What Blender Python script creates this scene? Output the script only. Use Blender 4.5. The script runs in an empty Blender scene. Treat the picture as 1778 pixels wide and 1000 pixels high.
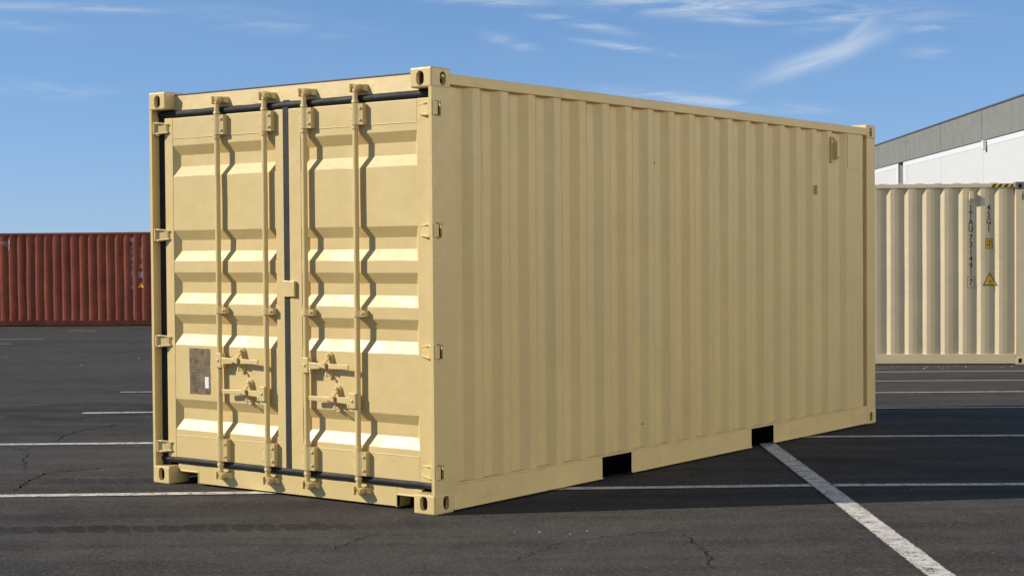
import bpy, bmesh, math, random
from mathutils import Vector, Matrix, noise
R = math.radians
scene = bpy.context.scene
col = scene.collection
random.seed(7)

# ------------------------------------------------------------------ camera
CAM = Vector((-7.2318, -5.9905, 1.5283))
FWD = Vector((0.79987694, 0.59972589, -0.02292887))
RGT = Vector((0.59972975, -0.80016774, -0.00747143))
UPV = Vector((0.02282775, 0.0077749, 0.99970918))
FPX = 2828.35                                   # focal length in photo pixels (photo 1778 wide)
HEAD = math.atan2(FWD.y, FWD.x)                 # heading of the lot grid
cd = bpy.data.cameras.new('camera')
cam = bpy.data.objects.new('camera', cd); col.objects.link(cam)
cd.sensor_width = 36.0; cd.lens = FPX * 36.0 / 1778.0
cd.clip_start = 0.1; cd.clip_end = 5000
cam.matrix_world = Matrix(((RGT.x, UPV.x, -FWD.x, CAM.x), (RGT.y, UPV.y, -FWD.y, CAM.y),
                           (RGT.z, UPV.z, -FWD.z, CAM.z), (0, 0, 0, 1)))
scene.camera = cam

# ------------------------------------------------------------------ light
SUN_AZ = R(134.9)      # direction towards the sun, ccw from +X
SUN_EL = R(31)
SUN_STRENGTH = 4.8
SKY_STRENGTH = 0.15
FILL_BANK = 2.9  # radiance of the unseen cloud added as fill
sd = bpy.data.lights.new('sun', 'SUN'); so = bpy.data.objects.new('sun', sd); col.objects.link(so)
sd.energy = SUN_STRENGTH; sd.angle = R(0.5); sd.color = (1.0, 0.91, 0.78)
sdir = Vector((math.cos(SUN_AZ)*math.cos(SUN_EL), math.sin(SUN_AZ)*math.cos(SUN_EL), math.sin(SUN_EL)))
so.rotation_euler = sdir.to_track_quat('Z', 'Y').to_euler()
so.location = (0, 0, 30)
scene.view_settings.view_transform = 'Standard'
scene.view_settings.look = 'None'
scene.view_settings.gamma = 1.0
scene.view_settings.exposure = 0.0


class NT:
    """small node-tree helper"""
    def __init__(s, nt): s.nt = nt; nt.nodes.clear()
    def n(s, t, **kw):
        nd = s.nt.nodes.new(t)
        for k, v in kw.items(): setattr(nd, k, v)
        return nd
    def put(s, sock, v):
        if isinstance(v, bpy.types.NodeSocket): s.nt.links.new(v, sock)
        elif v is not None:
            if sock.type == 'RGBA' and len(v) == 3: v = (*v, 1)
            sock.default_value = v
    def m(s, op, a, b=None, c=None, clamp=False):
        nd = s.n('ShaderNodeMath', operation=op, use_clamp=clamp)
        s.put(nd.inputs[0], a)
        if b is not None: s.put(nd.inputs[1], b)
        if c is not None: s.put(nd.inputs[2], c)
        return nd.outputs[0]
    def mix(s, f, a, b, bt='MIX'):
        nd = s.n('ShaderNodeMix', data_type='RGBA', blend_type=bt)
        s.put(nd.inputs[0], f); s.put(nd.inputs[6], a); s.put(nd.inputs[7], b)
        return nd.outputs[2]
    def noise(s, vec, scale, detail=4, rough=0.55, dist=0.0):
        nd = s.n('ShaderNodeTexNoise')
        s.put(nd.inputs['Vector'], vec); nd.inputs['Scale'].default_value = scale
        nd.inputs['Detail'].default_value = detail; nd.inputs['Roughness'].default_value = rough
        nd.inputs['Distortion'].default_value = dist
        return nd.outputs[0]
    def ramp(s, f, a, b, lo=0.0, hi=1.0, smooth=True):
        nd = s.n('ShaderNodeMapRange', interpolation_type='SMOOTHSTEP' if smooth else 'LINEAR')
        s.put(nd.inputs[0], f); nd.inputs[1].default_value = a; nd.inputs[2].default_value = b
        nd.inputs[3].default_value = lo; nd.inputs[4].default_value = hi
        return nd.outputs[0]
    def scale(s, vec, sc, rot=(0, 0, 0), loc=(0, 0, 0)):
        nd = s.n('ShaderNodeMapping'); s.put(nd.inputs[0], vec)
        nd.inputs['Scale'].default_value = sc; nd.inputs['Rotation'].default_value = rot
        nd.inputs['Location'].default_value = loc
        return nd.outputs[0]
    def sep(s, vec):
        nd = s.n('ShaderNodeSeparateXYZ'); s.put(nd.inputs[0], vec); return nd.outputs
    def comb(s, x, y, z=0.0):
        nd = s.n('ShaderNodeCombineXYZ'); s.put(nd.inputs[0], x); s.put(nd.inputs[1], y); s.put(nd.inputs[2], z)
        return nd.outputs[0]

# ------------------------------------------------------------------ world: sky + cirrus
w = bpy.data.worlds.new('World'); scene.world = w; w.use_nodes = True
t = NT(w.node_tree)
sky = t.n('ShaderNodeTexSky', sky_type='NISHITA')
sky.sun_disc = False; sky.sun_elevation = SUN_EL; sky.sun_rotation = math.pi/2 - SUN_AZ
sky.altitude = 2500; sky.air_density = 1.0; sky.dust_density = 0.2; sky.ozone_density = 3.0
tc = t.n('ShaderNodeTexCoord')
lift = t.n('ShaderNodeVectorMath', operation='ADD'); t.put(lift.inputs[0], tc.outputs['Generated']); lift.inputs[1].default_value = (0, 0, 0.15)
t.put(sky.inputs[0], lift.outputs[0])
vr = t.scale(tc.outputs['Generated'], (1, 1, 1), (0, 0, -(HEAD - math.pi/2)))   # x = right of heading, y = heading, z = up
X, Y, Z = t.sep(vr)
yy = t.m('MAXIMUM', Y, 0.05)
A = t.m('DIVIDE', X, yy); B = t.m('DIVIDE', Z, yy)
P = t.comb(A, B, 0.0)
warp = t.noise(t.scale(P, (9, 26, 1)), 1.0, 3, 0.5)
warp2 = t.noise(t.scale(P, (6, 14, 1), (0, 0, 0), (5, 9, 0)), 1.0, 3, 0.5)

def px2ab(x, y):
    d = FWD + RGT*((x-889)/FPX) - UPV*((y-500)/FPX)
    r0 = Vector((math.sin(HEAD), -math.cos(HEAD), 0)); f0 = Vector((math.cos(HEAD), math.sin(HEAD), 0))
    return d.dot(r0)/d.dot(f0), d.z/d.dot(f0)

fibre = t.noise(t.scale(P, (16, 120, 1), (0, 0, 0.10)), 1.0, 5, 0.62, 0.8)
def cirrus(x0, y0, x1, y1, wid, strength, seed, own=False):
    """a wisp between two directions of the sky"""
    a0, b0 = px2ab(x0, y0); a1, b1 = px2ab(x1, y1)
    ang = math.atan2(b1-b0, a1-a0); L = math.hypot(a1-a0, b1-b0)
    mp = t.n('ShaderNodeMapping', vector_type='TEXTURE')
    t.put(mp.inputs[0], P)
    mp.inputs['Location'].default_value = ((a0+a1)/2, (b0+b1)/2, 0)
    mp.inputs['Rotation'].default_value = (0, 0, ang)
    q = t.sep(mp.outputs[0])
    u = t.m('ADD', q[0], t.m('MULTIPLY', t.m('SUBTRACT', warp, 0.5), L*0.35))
    v = t.m('ADD', q[1], t.m('MULTIPLY', t.m('SUBTRACT', warp2, 0.5), wid/FPX*2.6))
    eu = t.m('POWER', t.m('ABSOLUTE', t.m('DIVIDE', u, L*0.5)), 2.5)
    ev = t.m('POWER', t.m('ABSOLUTE', t.m('DIVIDE', v, wid/FPX)), 2.0)
    g = t.m('EXPONENT', t.m('MULTIPLY', t.m('ADD', eu, ev), -1.0))
    if own: nz = t.ramp(t.noise(t.scale(mp.outputs[0], (9, 60, 1), (0, 0, 0.1), (seed*3.1, seed*1.7, 0)), 1.0, 5, 0.6, 0.6), 0.05, 0.75)
    else: nz = t.ramp(fibre, 0.33, 0.70)
    return t.m('MULTIPLY', t.m('MULTIPLY', g, nz), strength)

wisps = [cirrus(1335, 134, 1520, 68, 15, 0.85, 1, True), cirrus(1440, 104, 1532, 30, 14, 0.6, 2, True), cirrus(1400, 40, 1545, 18, 16, 0.5, 2),
         cirrus(980, -2, 1560, 28, 17, 0.6, 3), cirrus(1200, 30, 1360, 40, 7, 0.5, 14), cirrus(760, -3, 960, 6, 9, 0.6, 4),
         cirrus(940, 30, 1080, 54, 7, 0.5, 5), cirrus(1010, 70, 1190, 96, 6, 0.5, 6), cirrus(845, 62, 930, 84, 10, 0.28, 7),
         cirrus(1060, 158, 1340, 192, 8, 0.5, 8), cirrus(1320, 186, 1450, 190, 9, 0.3, 9), cirrus(1540, 60, 1660, 44, 7, 0.25, 10),
         cirrus(1570, 92, 1650, 96, 9, 0.22, 16), cirrus(-40, 6, 270, 18, 8, 0.35, 11), cirrus(-30, 148, 200, 165, 14, 0.18, 12), cirrus(-30, 38, 120, 48, 8, 0.25, 15), cirrus(350, 25, 620, 55, 16, 0.16, 13)]
cm = wisps[0]
for q in wisps[1:]: cm = t.m('MAXIMUM', cm, q)
veil = t.m('MULTIPLY', t.ramp(t.noise(t.scale(P, (3, 9, 1), (0, 0, 0), (2, 1, 0)), 1.0, 5, 0.6), 0.45, 0.8), 0.07)
cm = t.m('ADD', cm, veil, clamp=True)
cm = t.m('MULTIPLY', cm, t.ramp(Y, 0.1, 0.4))
cm = t.m('MULTIPLY', cm, t.ramp(Z, 0.0, 0.05))
SKYGAIN = (0.97, 1.15, 1.18)
skyc = t.mix(1.0, sky.outputs[0], SKYGAIN, 'MULTIPLY')
SS = 1/SKY_STRENGTH
hz_ = t.m('MULTIPLY', t.m('EXPONENT', t.m('DIVIDE', t.m('MAXIMUM', Z, 0.0), -0.06)), 0.72)
skyc = t.mix(hz_, skyc, (0.44*SS, 0.53*SS, 0.61*SS))
res = t.mix(cm, skyc, (0.84*SS, 0.87*SS, 0.90*SS))
# bright cloud added out of view, opposite the sun, to fill the shaded side
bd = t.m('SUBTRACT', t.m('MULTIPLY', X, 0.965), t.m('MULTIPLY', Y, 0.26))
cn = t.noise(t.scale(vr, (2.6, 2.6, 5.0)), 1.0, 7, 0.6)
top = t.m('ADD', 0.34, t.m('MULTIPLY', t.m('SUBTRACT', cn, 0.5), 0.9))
fill_bank = t.m('MULTIPLY', t.ramp(t.m('SUBTRACT', top, Z), -0.04, 0.10), t.m('MULTIPLY', t.ramp(bd, 0.50, 0.76), t.ramp(Z, -0.02, 0.03)))
bc = t.mix(t.ramp(cn, 0.35, 0.65), (FILL_BANK*0.86*SS, FILL_BANK*0.80*SS, FILL_BANK*0.70*SS), (FILL_BANK*1.12*SS, FILL_BANK*1.0*SS, FILL_BANK*0.80*SS))
res = t.mix(fill_bank, res, bc)
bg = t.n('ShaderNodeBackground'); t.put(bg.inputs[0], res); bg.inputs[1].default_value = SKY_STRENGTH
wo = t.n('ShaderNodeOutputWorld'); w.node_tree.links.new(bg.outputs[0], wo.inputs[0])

# ------------------------------------------------------------------ materials
def newmat(name):
    m = bpy.data.materials.new(name); m.use_nodes = True
    t = NT(m.node_tree)
    bs = t.n('ShaderNodeBsdfPrincipled'); o = t.n('ShaderNodeOutputMaterial')
    m.node_tree.links.new(bs.outputs[0], o.inputs[0])
    return m, t, bs

def bump(t, bs, h, strength, dist):
    b = t.n('ShaderNodeBump'); b.inputs['Strength'].default_value = strength; b.inputs['Distance'].default_value = dist
    t.put(b.inputs['Height'], h); t.put(bs.inputs['Normal'], b.outputs[0])

def paint(name, c, rough=0.42, var=0.08, streak=0.0, dirt=0.0, dirtcol=(0.2, 0.16, 0.1), wav=0.004, spec=0.5, streakcol=None):
    m, t, bs = newmat(name)
    oc = t.n('ShaderNodeTexCoord').outputs['Object']
    n1 = t.noise(oc, 1.3, 4, 0.6); n2 = t.noise(oc, 9, 5, 0.65); n3 = t.noise(oc, 160, 3, 0.6)
    v = t.m('ADD', t.m('MULTIPLY', n1, 0.6), t.m('MULTIPLY', n2, 0.4))
    dark = tuple(x*(1-var) for x in c); lite = tuple(min(1, x*(1+var*0.8)) for x in c)
    cc = t.mix(t.ramp(v, 0.35, 0.65), dark, lite)
    if streak:
        sn = t.noise(t.scale(oc, (7, 7, 0.35)), 1.0, 5, 0.6)
        sc = streakcol or tuple(x*0.72 for x in c)
        cc = t.mix(t.ramp(sn, 0.5, 0.75, 0, streak), cc, sc)
    if dirt:
        dn = t.noise(oc, 3.0, 8, 0.75)
        dn2 = t.noise(oc, 40, 3, 0.7)
        dm = t.m('MULTIPLY', t.ramp(dn, 0.5, 0.72), t.ramp(dn2, 0.4, 0.65))
        cc = t.mix(t.m('MULTIPLY', dm, dirt), cc, dirtcol)
    t.put(bs.inputs['Base Color'], cc)
    t.put(bs.inputs['Roughness'], t.ramp(n2, 0.3, 0.7, rough-0.06, rough+0.1))
    bs.inputs['Specular IOR Level'].default_value = spec
    h = t.m('ADD', t.m('MULTIPLY', t.noise(oc, 6, 3, 0.5), wav), t.m('ADD', t.m('MULTIPLY', t.noise(oc, 38, 3, 0.6), wav*0.24), t.m('MULTIPLY', n3, wav*0.035)))
    bump(t, bs, h, 1.0, 1.0)
    return m

TAN = (0.67, 0.505, 0.212)
M = {}
M['tan'] = paint('tan_paint', TAN, 0.38, 0.03, 0.0, 0.18, (0.42, 0.33, 0.2), 0.0035)
M['tan_side'] = paint('tan_side_paint', tuple(q*1.03 for q in TAN), 0.42, 0.045, 0.35, 0.10, (0.50, 0.38, 0.18), 0.0030, streakcol=(0.55, 0.41, 0.175))
M['tan_rail'] = paint('tan_rail_paint', tuple(q*1.07 for q in TAN), 0.45, 0.06, 0.0, 0.45, (0.33, 0.27, 0.18), 0.004)
CREAM = (0.71, 0.58, 0.345)
M['cream'] = paint('cream_paint', CREAM, 0.45, 0.05, 0.25, 0.12, (0.3, 0.25, 0.15), 0.003, streakcol=(0.62, 0.50, 0.305))
RED = (0.26, 0.078, 0.048)
M['red'] = paint('red_paint', RED, 0.75, 0.18, 0.8, 0.7, (0.085, 0.042, 0.03), 0.003, spec=0.05, streakcol=(0.14, 0.045, 0.032))
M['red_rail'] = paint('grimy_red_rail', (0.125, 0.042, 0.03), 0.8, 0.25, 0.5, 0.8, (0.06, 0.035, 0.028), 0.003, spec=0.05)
M['scuff'] = paint('scuffed_paint', (0.33, 0.20, 0.17), 0.8, 0.3, 0.5, 0.8, (0.2, 0.07, 0.05), 0.003, spec=0.1)
M['rubber'] = paint('rubber', (0.013, 0.013, 0.013), 0.68, 0.2, 0, 0.35, (0.05, 0.05, 0.048), 0.006)
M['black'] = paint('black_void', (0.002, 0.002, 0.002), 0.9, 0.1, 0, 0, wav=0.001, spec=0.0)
M['under'] = paint('underside', (0.03, 0.027, 0.024), 0.85, 0.2, 0, 0.3, (0.06, 0.04, 0.03), 0.004, spec=0.2)
M['roof_shade'] = paint('roof_edge_shade', (0.10, 0.085, 0.06), 0.7, 0.2, 0, 0.5, (0.05, 0.04, 0.03), 0.003)  # dark tone paints in the shadow on the roof plate edge
M['ink'] = paint('black_marking', (0.03, 0.03, 0.028), 0.6, 0.1, 0, 0.2, (0.15, 0.14, 0.1), 0.001)
M['oldwhite'] = paint('faded_white_marking', (0.36, 0.27, 0.25), 0.7, 0.15, 0, 0.6, (0.16, 0.06, 0.045), 0.001)
M['yellow'] = paint('yellow_label', (0.90, 0.50, 0.03), 0.5, 0.08, 0, 0.2, (0.35, 0.2, 0.03), 0.001)
M['yellow2'] = paint('weathered_yellow_label', (0.42, 0.24, 0.035), 0.6, 0.12, 0, 0.3, (0.2, 0.12, 0.03), 0.001)
M['sticker'] = paint('white_sticker', (0.78, 0.78, 0.76), 0.5, 0.03, 0, 0.05, wav=0.001)
M['conc_white'] = paint('white_painted_concrete', (0.60, 0.605, 0.59), 0.8, 0.02, 0.08, 0.04, (0.5, 0.5, 0.5), 0.002, spec=0.2)
M['conc_trim'] = paint('white_trim', (0.68, 0.68, 0.68), 0.8, 0.01, 0.0, 0, wav=0.002, spec=0.2)
M['conc_grey'] = paint('grey_concrete', (0.225, 0.225, 0.202), 0.85, 0.10, 0.35, 0.3, (0.17, 0.17, 0.155), 0.004, spec=0.2, streakcol=(0.185, 0.185, 0.168))
M['coping'] = paint('dark_coping', (0.10, 0.10, 0.11), 0.5, 0.1, wav=0.001)
M['steel'] = paint('weathered_steel', (0.20, 0.18, 0.15), 0.5, 0.3, 0, 0.6, (0.08, 0.05, 0.035), 0.003)

def plate_mat():
    m, t, bs = newmat('data_plate_metal')
    oc = t.n('ShaderNodeTexCoord').outputs['Object']
    s = t.sep(oc)
    n = t.noise(oc, 22, 6, 0.7); n2 = t.noise(oc, 130, 3, 0.7)
    c = t.mix(t.ramp(n, 0.3, 0.7), (0.09, 0.062, 0.032), (0.235, 0.17, 0.095))
    rows = t.m('GREATER_THAN', t.m('SINE', t.m('MULTIPLY', s[2], 2*math.pi/0.017)), 0.25)
    let = t.m('GREATER_THAN', t.noise(t.scale(oc, (1, 170, 60)), 1.0, 1, 0.5), 0.5)
    c = t.mix(t.m('MULTIPLY', t.m('MULTIPLY', rows, let), 0.30), c, (0.42, 0.35, 0.25))
    t.put(bs.inputs['Base Color'], c); bs.inputs['Roughness'].default_value = 0.7
    bs.inputs['Specular IOR Level'].default_value = 0.25
    bump(t, bs, t.m('ADD', t.m('MULTIPLY', n, 0.004), t.m('MULTIPLY', n2, 0.0008)), 1.0, 1.0)
    return m
M['plate'] = plate_mat()
M['cavity'] = paint('cavity_shade', (0.07, 0.058, 0.04), 0.8, 0.2, wav=0.001, spec=0.2)  # dark colour painted in for the shade inside the casting holes

def asphalt_nodes(t):
    """colour, height for the lot surface; object coords: x right, y away along the stall grid, metres"""
    oc = t.n('ShaderNodeTexCoord').outputs['Object']
    x, y, z = t.sep(oc)
    flat = t.comb(x, y, 0.0)
    big = t.noise(flat, 0.22, 3, 0.6)
    streak = t.noise(t.scale(flat, (0.25, 3.0, 1), (0, 0, 0.05)), 1.0, 3, 0.65, 0.3)
    mid = t.noise(flat, 3.2, 5, 0.7)
    fine = t.noise(flat, 38, 4, 0.75)
    vor = t.n('ShaderNodeTexVoronoi'); t.put(vor.inputs['Vector'], flat); vor.inputs['Scale'].default_value = 95
    agg = vor.outputs['Color']; ag = t.sep(agg)[0]
    v = t.m('ADD', t.m('MULTIPLY', big, 0.30), t.m('ADD', t.m('MULTIPLY', streak, 0.35), t.m('MULTIPLY', mid, 0.35)))
    c = t.mix(t.ramp(v, 0.36, 0.64), (0.045, 0.0412, 0.0360), (0.092, 0.0840, 0.0715))
    c = t.mix(t.ramp(fine, 0.45, 0.70, 0.0, 0.55), c, (0.110, 0.102, 0.092))
    c = t.mix(t.ramp(fine, 0.46, 0.32, 0.0, 0.70), c, (0.016, 0.0155, 0.015))
    c = t.mix(t.ramp(ag, 0.86, 1.0, 0, 0.55), c, (0.17, 0.16, 0.145))
    # sealcoat blotch, tyre sweeps
    def arc(cx, cy, r, wd, x0, x1, s):
        dx = t.m('SUBTRACT', x, cx); dy = t.m('SUBTRACT', y, cy)
        rr = t.m('SQRT', t.m('ADD', t.m('MULTIPLY', dx, dx), t.m('MULTIPLY', dy, dy)))
        rr = t.m('ADD', rr, t.m('MULTIPLY', t.m('SUBTRACT', mid, 0.5), wd*1.2))
        g = t.m('EXPONENT', t.m('MULTIPLY', t.m('POWER', t.m('DIVIDE', t.m('SUBTRACT', rr, r), wd), 2.0), -1.0))
        g = t.m('MULTIPLY', g, t.m('MULTIPLY', t.ramp(x, x0, x0+0.6), t.ramp(x, x1, x1-0.6)))
        return t.m('MULTIPLY', t.m('MULTIPLY', g, t.ramp(fine, 0.2, 0.7, 0.4, 1.0)), s)
    dk = arc(-4.2, 15.9, 0.75, 0.18, -5.2, -3.0, 0.55)
    dk = t.m('MAXIMUM', dk, arc(-6.5, 4.0, 12.0, 0.16, -8, -2.6, 0.5))
    dk = t.m('MAXIMUM', dk, arc(-9.0, -6.0, 21.0, 0.22, -9, 9, 0.32))
    dk = t.m('MAXIMUM', dk, arc(12.0, 30.0, 17.0, 0.25, -3, 12, 0.3))
    dk = t.m('MAXIMUM', dk, arc(5.0, -30.0, 40.2, 0.2, -5, 9, 0.3))
    # print of a lugged tyre: a row of scalloped blocks
    def tread(yc0, tilt, half, x0, x1, x2, x3, k):
        yc = t.m('ADD', t.m('SUBTRACT', y, yc0), t.m('MULTIPLY', x, tilt))
        yc = t.m('ADD', yc, t.m('MULTIPLY', t.m('SUBTRACT', mid, 0.5), 0.16))
        fr = t.m('SUBTRACT', t.m('FRACT', t.m('ADD', t.m('DIVIDE', x, 0.137), t.m('ADD', t.m('MULTIPLY', yc, 2.4), t.m('MULTIPLY', mid, 0.9)))), 0.5)
        vv = t.m('DIVIDE', yc, half)
        d = t.m('ADD', t.m('POWER', t.m('ABSOLUTE', t.m('DIVIDE', fr, 0.50)), 3.5), t.m('POWER', t.m('ABSOLUTE', vv), 3.0))
        d = t.m('ADD', d, t.m('MULTIPLY', t.m('SUBTRACT', fine, 0.5), 2.0))
        body = t.ramp(d, 1.15, 0.55)
        return t.m('MULTIPLY', t.m('MULTIPLY', body, t.ramp(fine, 0.3, 0.6, 0.3, 1.0)), t.m('MULTIPLY', t.m('MULTIPLY', t.ramp(x, x0, x1), t.ramp(x, x3, x2)), k))
    tr = t.m('MAXIMUM', tread(9.06, -0.02, 0.13, -3.2, -2.6, -1.6, 0.2, 0.70), tread(10.97, -0.01, 0.14, -3.7, -2.9, -2.2, -1.3, 0.5))
    dk = t.m('MAXIMUM', dk, tr)
    # damp dark spots
    sp = t.ramp(t.noise(flat, 1.15, 3, 0.5), 0.66, 0.74, 0, 0.3)
    dk = t.m('MAXIMUM', dk, sp)
    c = t.mix(dk, c, (0.0165, 0.0165, 0.017))
    h = t.m('ADD', t.m('MULTIPLY', fine, 0.006), t.m('ADD', t.m('MULTIPLY', ag, 0.0022), t.m('MULTIPLY', mid, 0.006)))
    return oc, x, y, flat, c, h, fine, mid

m, t2, bs = newmat('asphalt')
oc, x, y, flat, c, h, fine, mid = asphalt_nodes(t2)
t2.put(bs.inputs['Base Color'], c); t2.put(bs.inputs['Roughness'], t2.ramp(fine, 0.3, 0.7, 0.72, 0.95))
bs.inputs['Specular IOR Level'].default_value = 0.05
bump(t2, bs, h, 0.40, 1.0)
M['asphalt'] = m

def line_mat(name, wear, colr):
    m, t, bs = newmat(name)
    oc, x, y, flat, c, h, fine, mid = asphalt_nodes(t)
    uv = t.n('ShaderNodeTexCoord').outputs['UV']
    u, v, _ = t.sep(uv)                        # v: 0..1 across the stripe
    e = t.m('ABSOLUTE', t.m('SUBTRACT', v, 0.5))                    # 0 middle, .5 edge
    n1 = t.noise(flat, 11, 6, 0.75); n2 = t.noise(flat, 75, 4, 0.75)
    edge = t.ramp(t.m('ADD', e, t.m('MULTIPLY', t.m('SUBTRACT', n1, 0.5), 0.42)), 0.47, 0.42)
    worn = t.ramp(t.m('ADD', t.m('MULTIPLY', n1, 0.5), t.m('MULTIPLY', n2, 0.5)), wear, wear+0.06)
    mk = t.m('MULTIPLY', edge, worn)
    pc = t.mix(t.ramp(n1, 0.3, 0.7), tuple(q*0.8 for q in colr), colr)
    pc = t.mix(t.ramp(fine, 0.55, 0.75, 0, 0.5), pc, tuple(q*0.55 for q in colr))
    t.put(bs.inputs['Base Color'], t.mix(mk, c, pc))
    bs.inputs['Roughness'].default_value = 0.8; bs.inputs['Specular IOR Level'].default_value = 0.25
    bump(t, bs, t.m('ADD', h, t.m('MULTIPLY', mk, 0.0015)), 0.6, 1.0)
    return m
M['line'] = line_mat('worn_white_line_paint', 0.425, (0.74, 0.69, 0.59))
M['line_far'] = line_mat('thin_white_line_paint', 0.38, (0.58, 0.57, 0.54))
M['line_faint'] = line_mat('faded_line_paint', 0.52, (0.28, 0.27, 0.26))

# ------------------------------------------------------------------ mesh helpers
class MB:
    def __init__(s): s.bm = bmesh.new()
    def poly(s, pts): 
        return s.bm.faces.new([s.bm.verts.new(p) for p in pts])
    def box(s, x0, x1, y0, y1, z0, z1):
        v = [s.bm.verts.new((a, b, c)) for a in (x0, x1) for b in (y0, y1) for c in (z0, z1)]
        for f in ((0, 1, 3, 2), (4, 6, 7, 5), (0, 4, 5, 1), (2, 3, 7, 6), (0, 2, 6, 4), (1, 5, 7, 3)):
            s.bm.faces.new([v[i] for i in f])
        return s
    def hexa(s, a, b):
        """two quads of four points each (same order) joined as a solid"""
        va = [s.bm.verts.new(p) for p in a]; vb = [s.bm.verts.new(p) for p in b]; n = len(va)
        s.bm.faces.new(va[::-1]); s.bm.faces.new(vb)
        for i in range(n): s.bm.faces.new([va[i], va[(i+1) % n], vb[(i+1) % n], vb[i]])
        return s
    def prism(s, pts, axis, a, b):
        """2D outline (other two axes in order) pushed from a to b along axis"""
        def p(q, k):
            q = list(q); q.insert(axis, k); return tuple(q)
        return s.hexa([p(q, a) for q in pts], [p(q, b) for q in pts])
    def cyl(s, p0, p1, r0, r1=None, n=14):
        r1 = r0 if r1 is None else r1
        p0 = Vector(p0); p1 = Vector(p1); d = (p1-p0).normalized()
        a = d.orthogonal().normalized(); b = d.cross(a)
        ring = lambda p, r: [p + (a*math.cos(2*math.pi*i/n) + b*math.sin(2*math.pi*i/n))*r for i in range(n)]
        return s.hexa(ring(p0, r0), ring(p1, r1))
    def tube(s, pts, rad, n=10):
        pts = [Vector(p) for p in pts]; prev = None; a = None
        rads = rad if isinstance(rad, (list, tuple)) else [rad]*len(pts)
        for i, p in enumerate(pts):
            d = (pts[min(i+1, len(pts)-1)] - pts[max(i-1, 0)]).normalized()
            a = d.orthogonal().normalized() if a is None else (a - d*a.dot(d)).normalized()
            b = d.cross(a)
            ring = [s.bm.verts.new(p + (a*math.cos(2*math.pi*k/n) + b*math.sin(2*math.pi*k/n))*rads[i]) for k in range(n)]
            if prev:
                for k in range(n): s.bm.faces.new([prev[k], prev[(k+1) % n], ring[(k+1) % n], ring[k]])
            else: s.bm.faces.new(ring[::-1])
            prev = ring
        s.bm.faces.new(prev)
        return s
    def dome(s, p, d, r, h=None):
        p = Vector(p); d = Vector(d).normalized(); h = h or r*0.6
        s.cyl(p - d*0.004, p + d*h*0.5, r, r*0.86, 10); s.cyl(p + d*h*0.5, p + d*h, r*0.86, r*0.4, 10)
        return s
    def build(s, name, mat, parent=None, bev=0.0, smooth=False, seg=2, ang=35):
        bmesh.ops.recalc_face_normals(s.bm, faces=s.bm.faces)
        me = bpy.data.meshes.new(name); s.bm.to_mesh(me); s.bm.free()
        me.materials.append(M[mat] if isinstance(mat, str) else mat)
        if smooth:
            for p in me.polygons: p.use_smooth = True
            me.set_sharp_from_angle(angle=R(ang))
        o = bpy.data.objects.new(name, me); col.objects.link(o)
        if parent is not None: o.parent = parent
        if bev:
            md = o.modifiers.new('bevel', 'BEVEL'); md.width = bev; md.segments = seg; md.limit_method = 'ANGLE'; md.angle_limit = R(30)
        return o

def thing(name, label, cat, loc=(0, 0, 0), rz=0.0, group=None):
    o = bpy.data.objects.new(name, None); col.objects.link(o); o.location = loc; o.rotation_euler = (0, 0, rz)
    o.empty_display_size = 0.3
    o['label'] = label; o['category'] = cat
    if group: o['group'] = group
    return o
def struct(o): o['kind'] = 'structure'; return o
def bake(o):
    """apply the modifiers"""
    dg = bpy.context.evaluated_depsgraph_get(); dg.update()
    me = bpy.data.meshes.new_from_object(o.evaluated_get(dg)); o.modifiers.clear(); o.data = me
    return o

# ------------------------------------------------------------------ ground
LOT = Matrix.Translation((CAM.x, CAM.y, 0)) @ Matrix.Rotation(HEAD - math.pi/2, 4, 'Z')
LOTRZ = HEAD - math.pi/2
PROF = [(0, 0), (13.9, 0), (15.9, .04), (18.6, .13), (21.3, .22), (24, .305), (26.2, .345), (32, .46), (40, .58), (52, .738), (70, .76), (5000, .76)]
def gz(r, f):
    """ground level: flat by the near container, falling gently away behind it"""
    s = min(1.0, max(0.0, (3-r)/7.0)); f = f - 2.4*s*max(0.0, min(1.0, (60-f)/25))
    for (a, za), (b, zb) in zip(PROF, PROF[1:]):
        if f <= b:
            k = max(0.0, (f-a)/(b-a)); return -(za + (zb-za)*k)
    return -PROF[-1][1]
def spread(vals):
    return sorted(set(round(v, 3) for v in vals))
xs = spread([-2500, -800, -300, -120, -60, -40] + [-30+1.5*i for i in range(41)] + [40, 60, 120, 300, 800, 2500])
ys = spread([-2500, -800, -200, -60, -20] + [-10+1.0*i for i in range(70)] + [65, 75, 100, 150, 300, 800, 2500])
bm = bmesh.new(); grid = [[bm.verts.new((a, b, gz(a, b))) for a in xs] for b in ys]
for j in range(len(ys)-1):
    for i in range(len(xs)-1):
        bm.faces.new([grid[j][i], grid[j][i+1], grid[j+1][i+1], grid[j+1][i]])
me = bpy.data.meshes.new('asphalt_ground'); bm.to_mesh(me); bm.free(); me.materials.append(M['asphalt'])
for p in me.polygons: p.use_smooth = True
ground = bpy.data.objects.new('asphalt_ground', me); col.objects.link(ground); struct(ground)
ground.matrix_world = LOT

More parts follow.
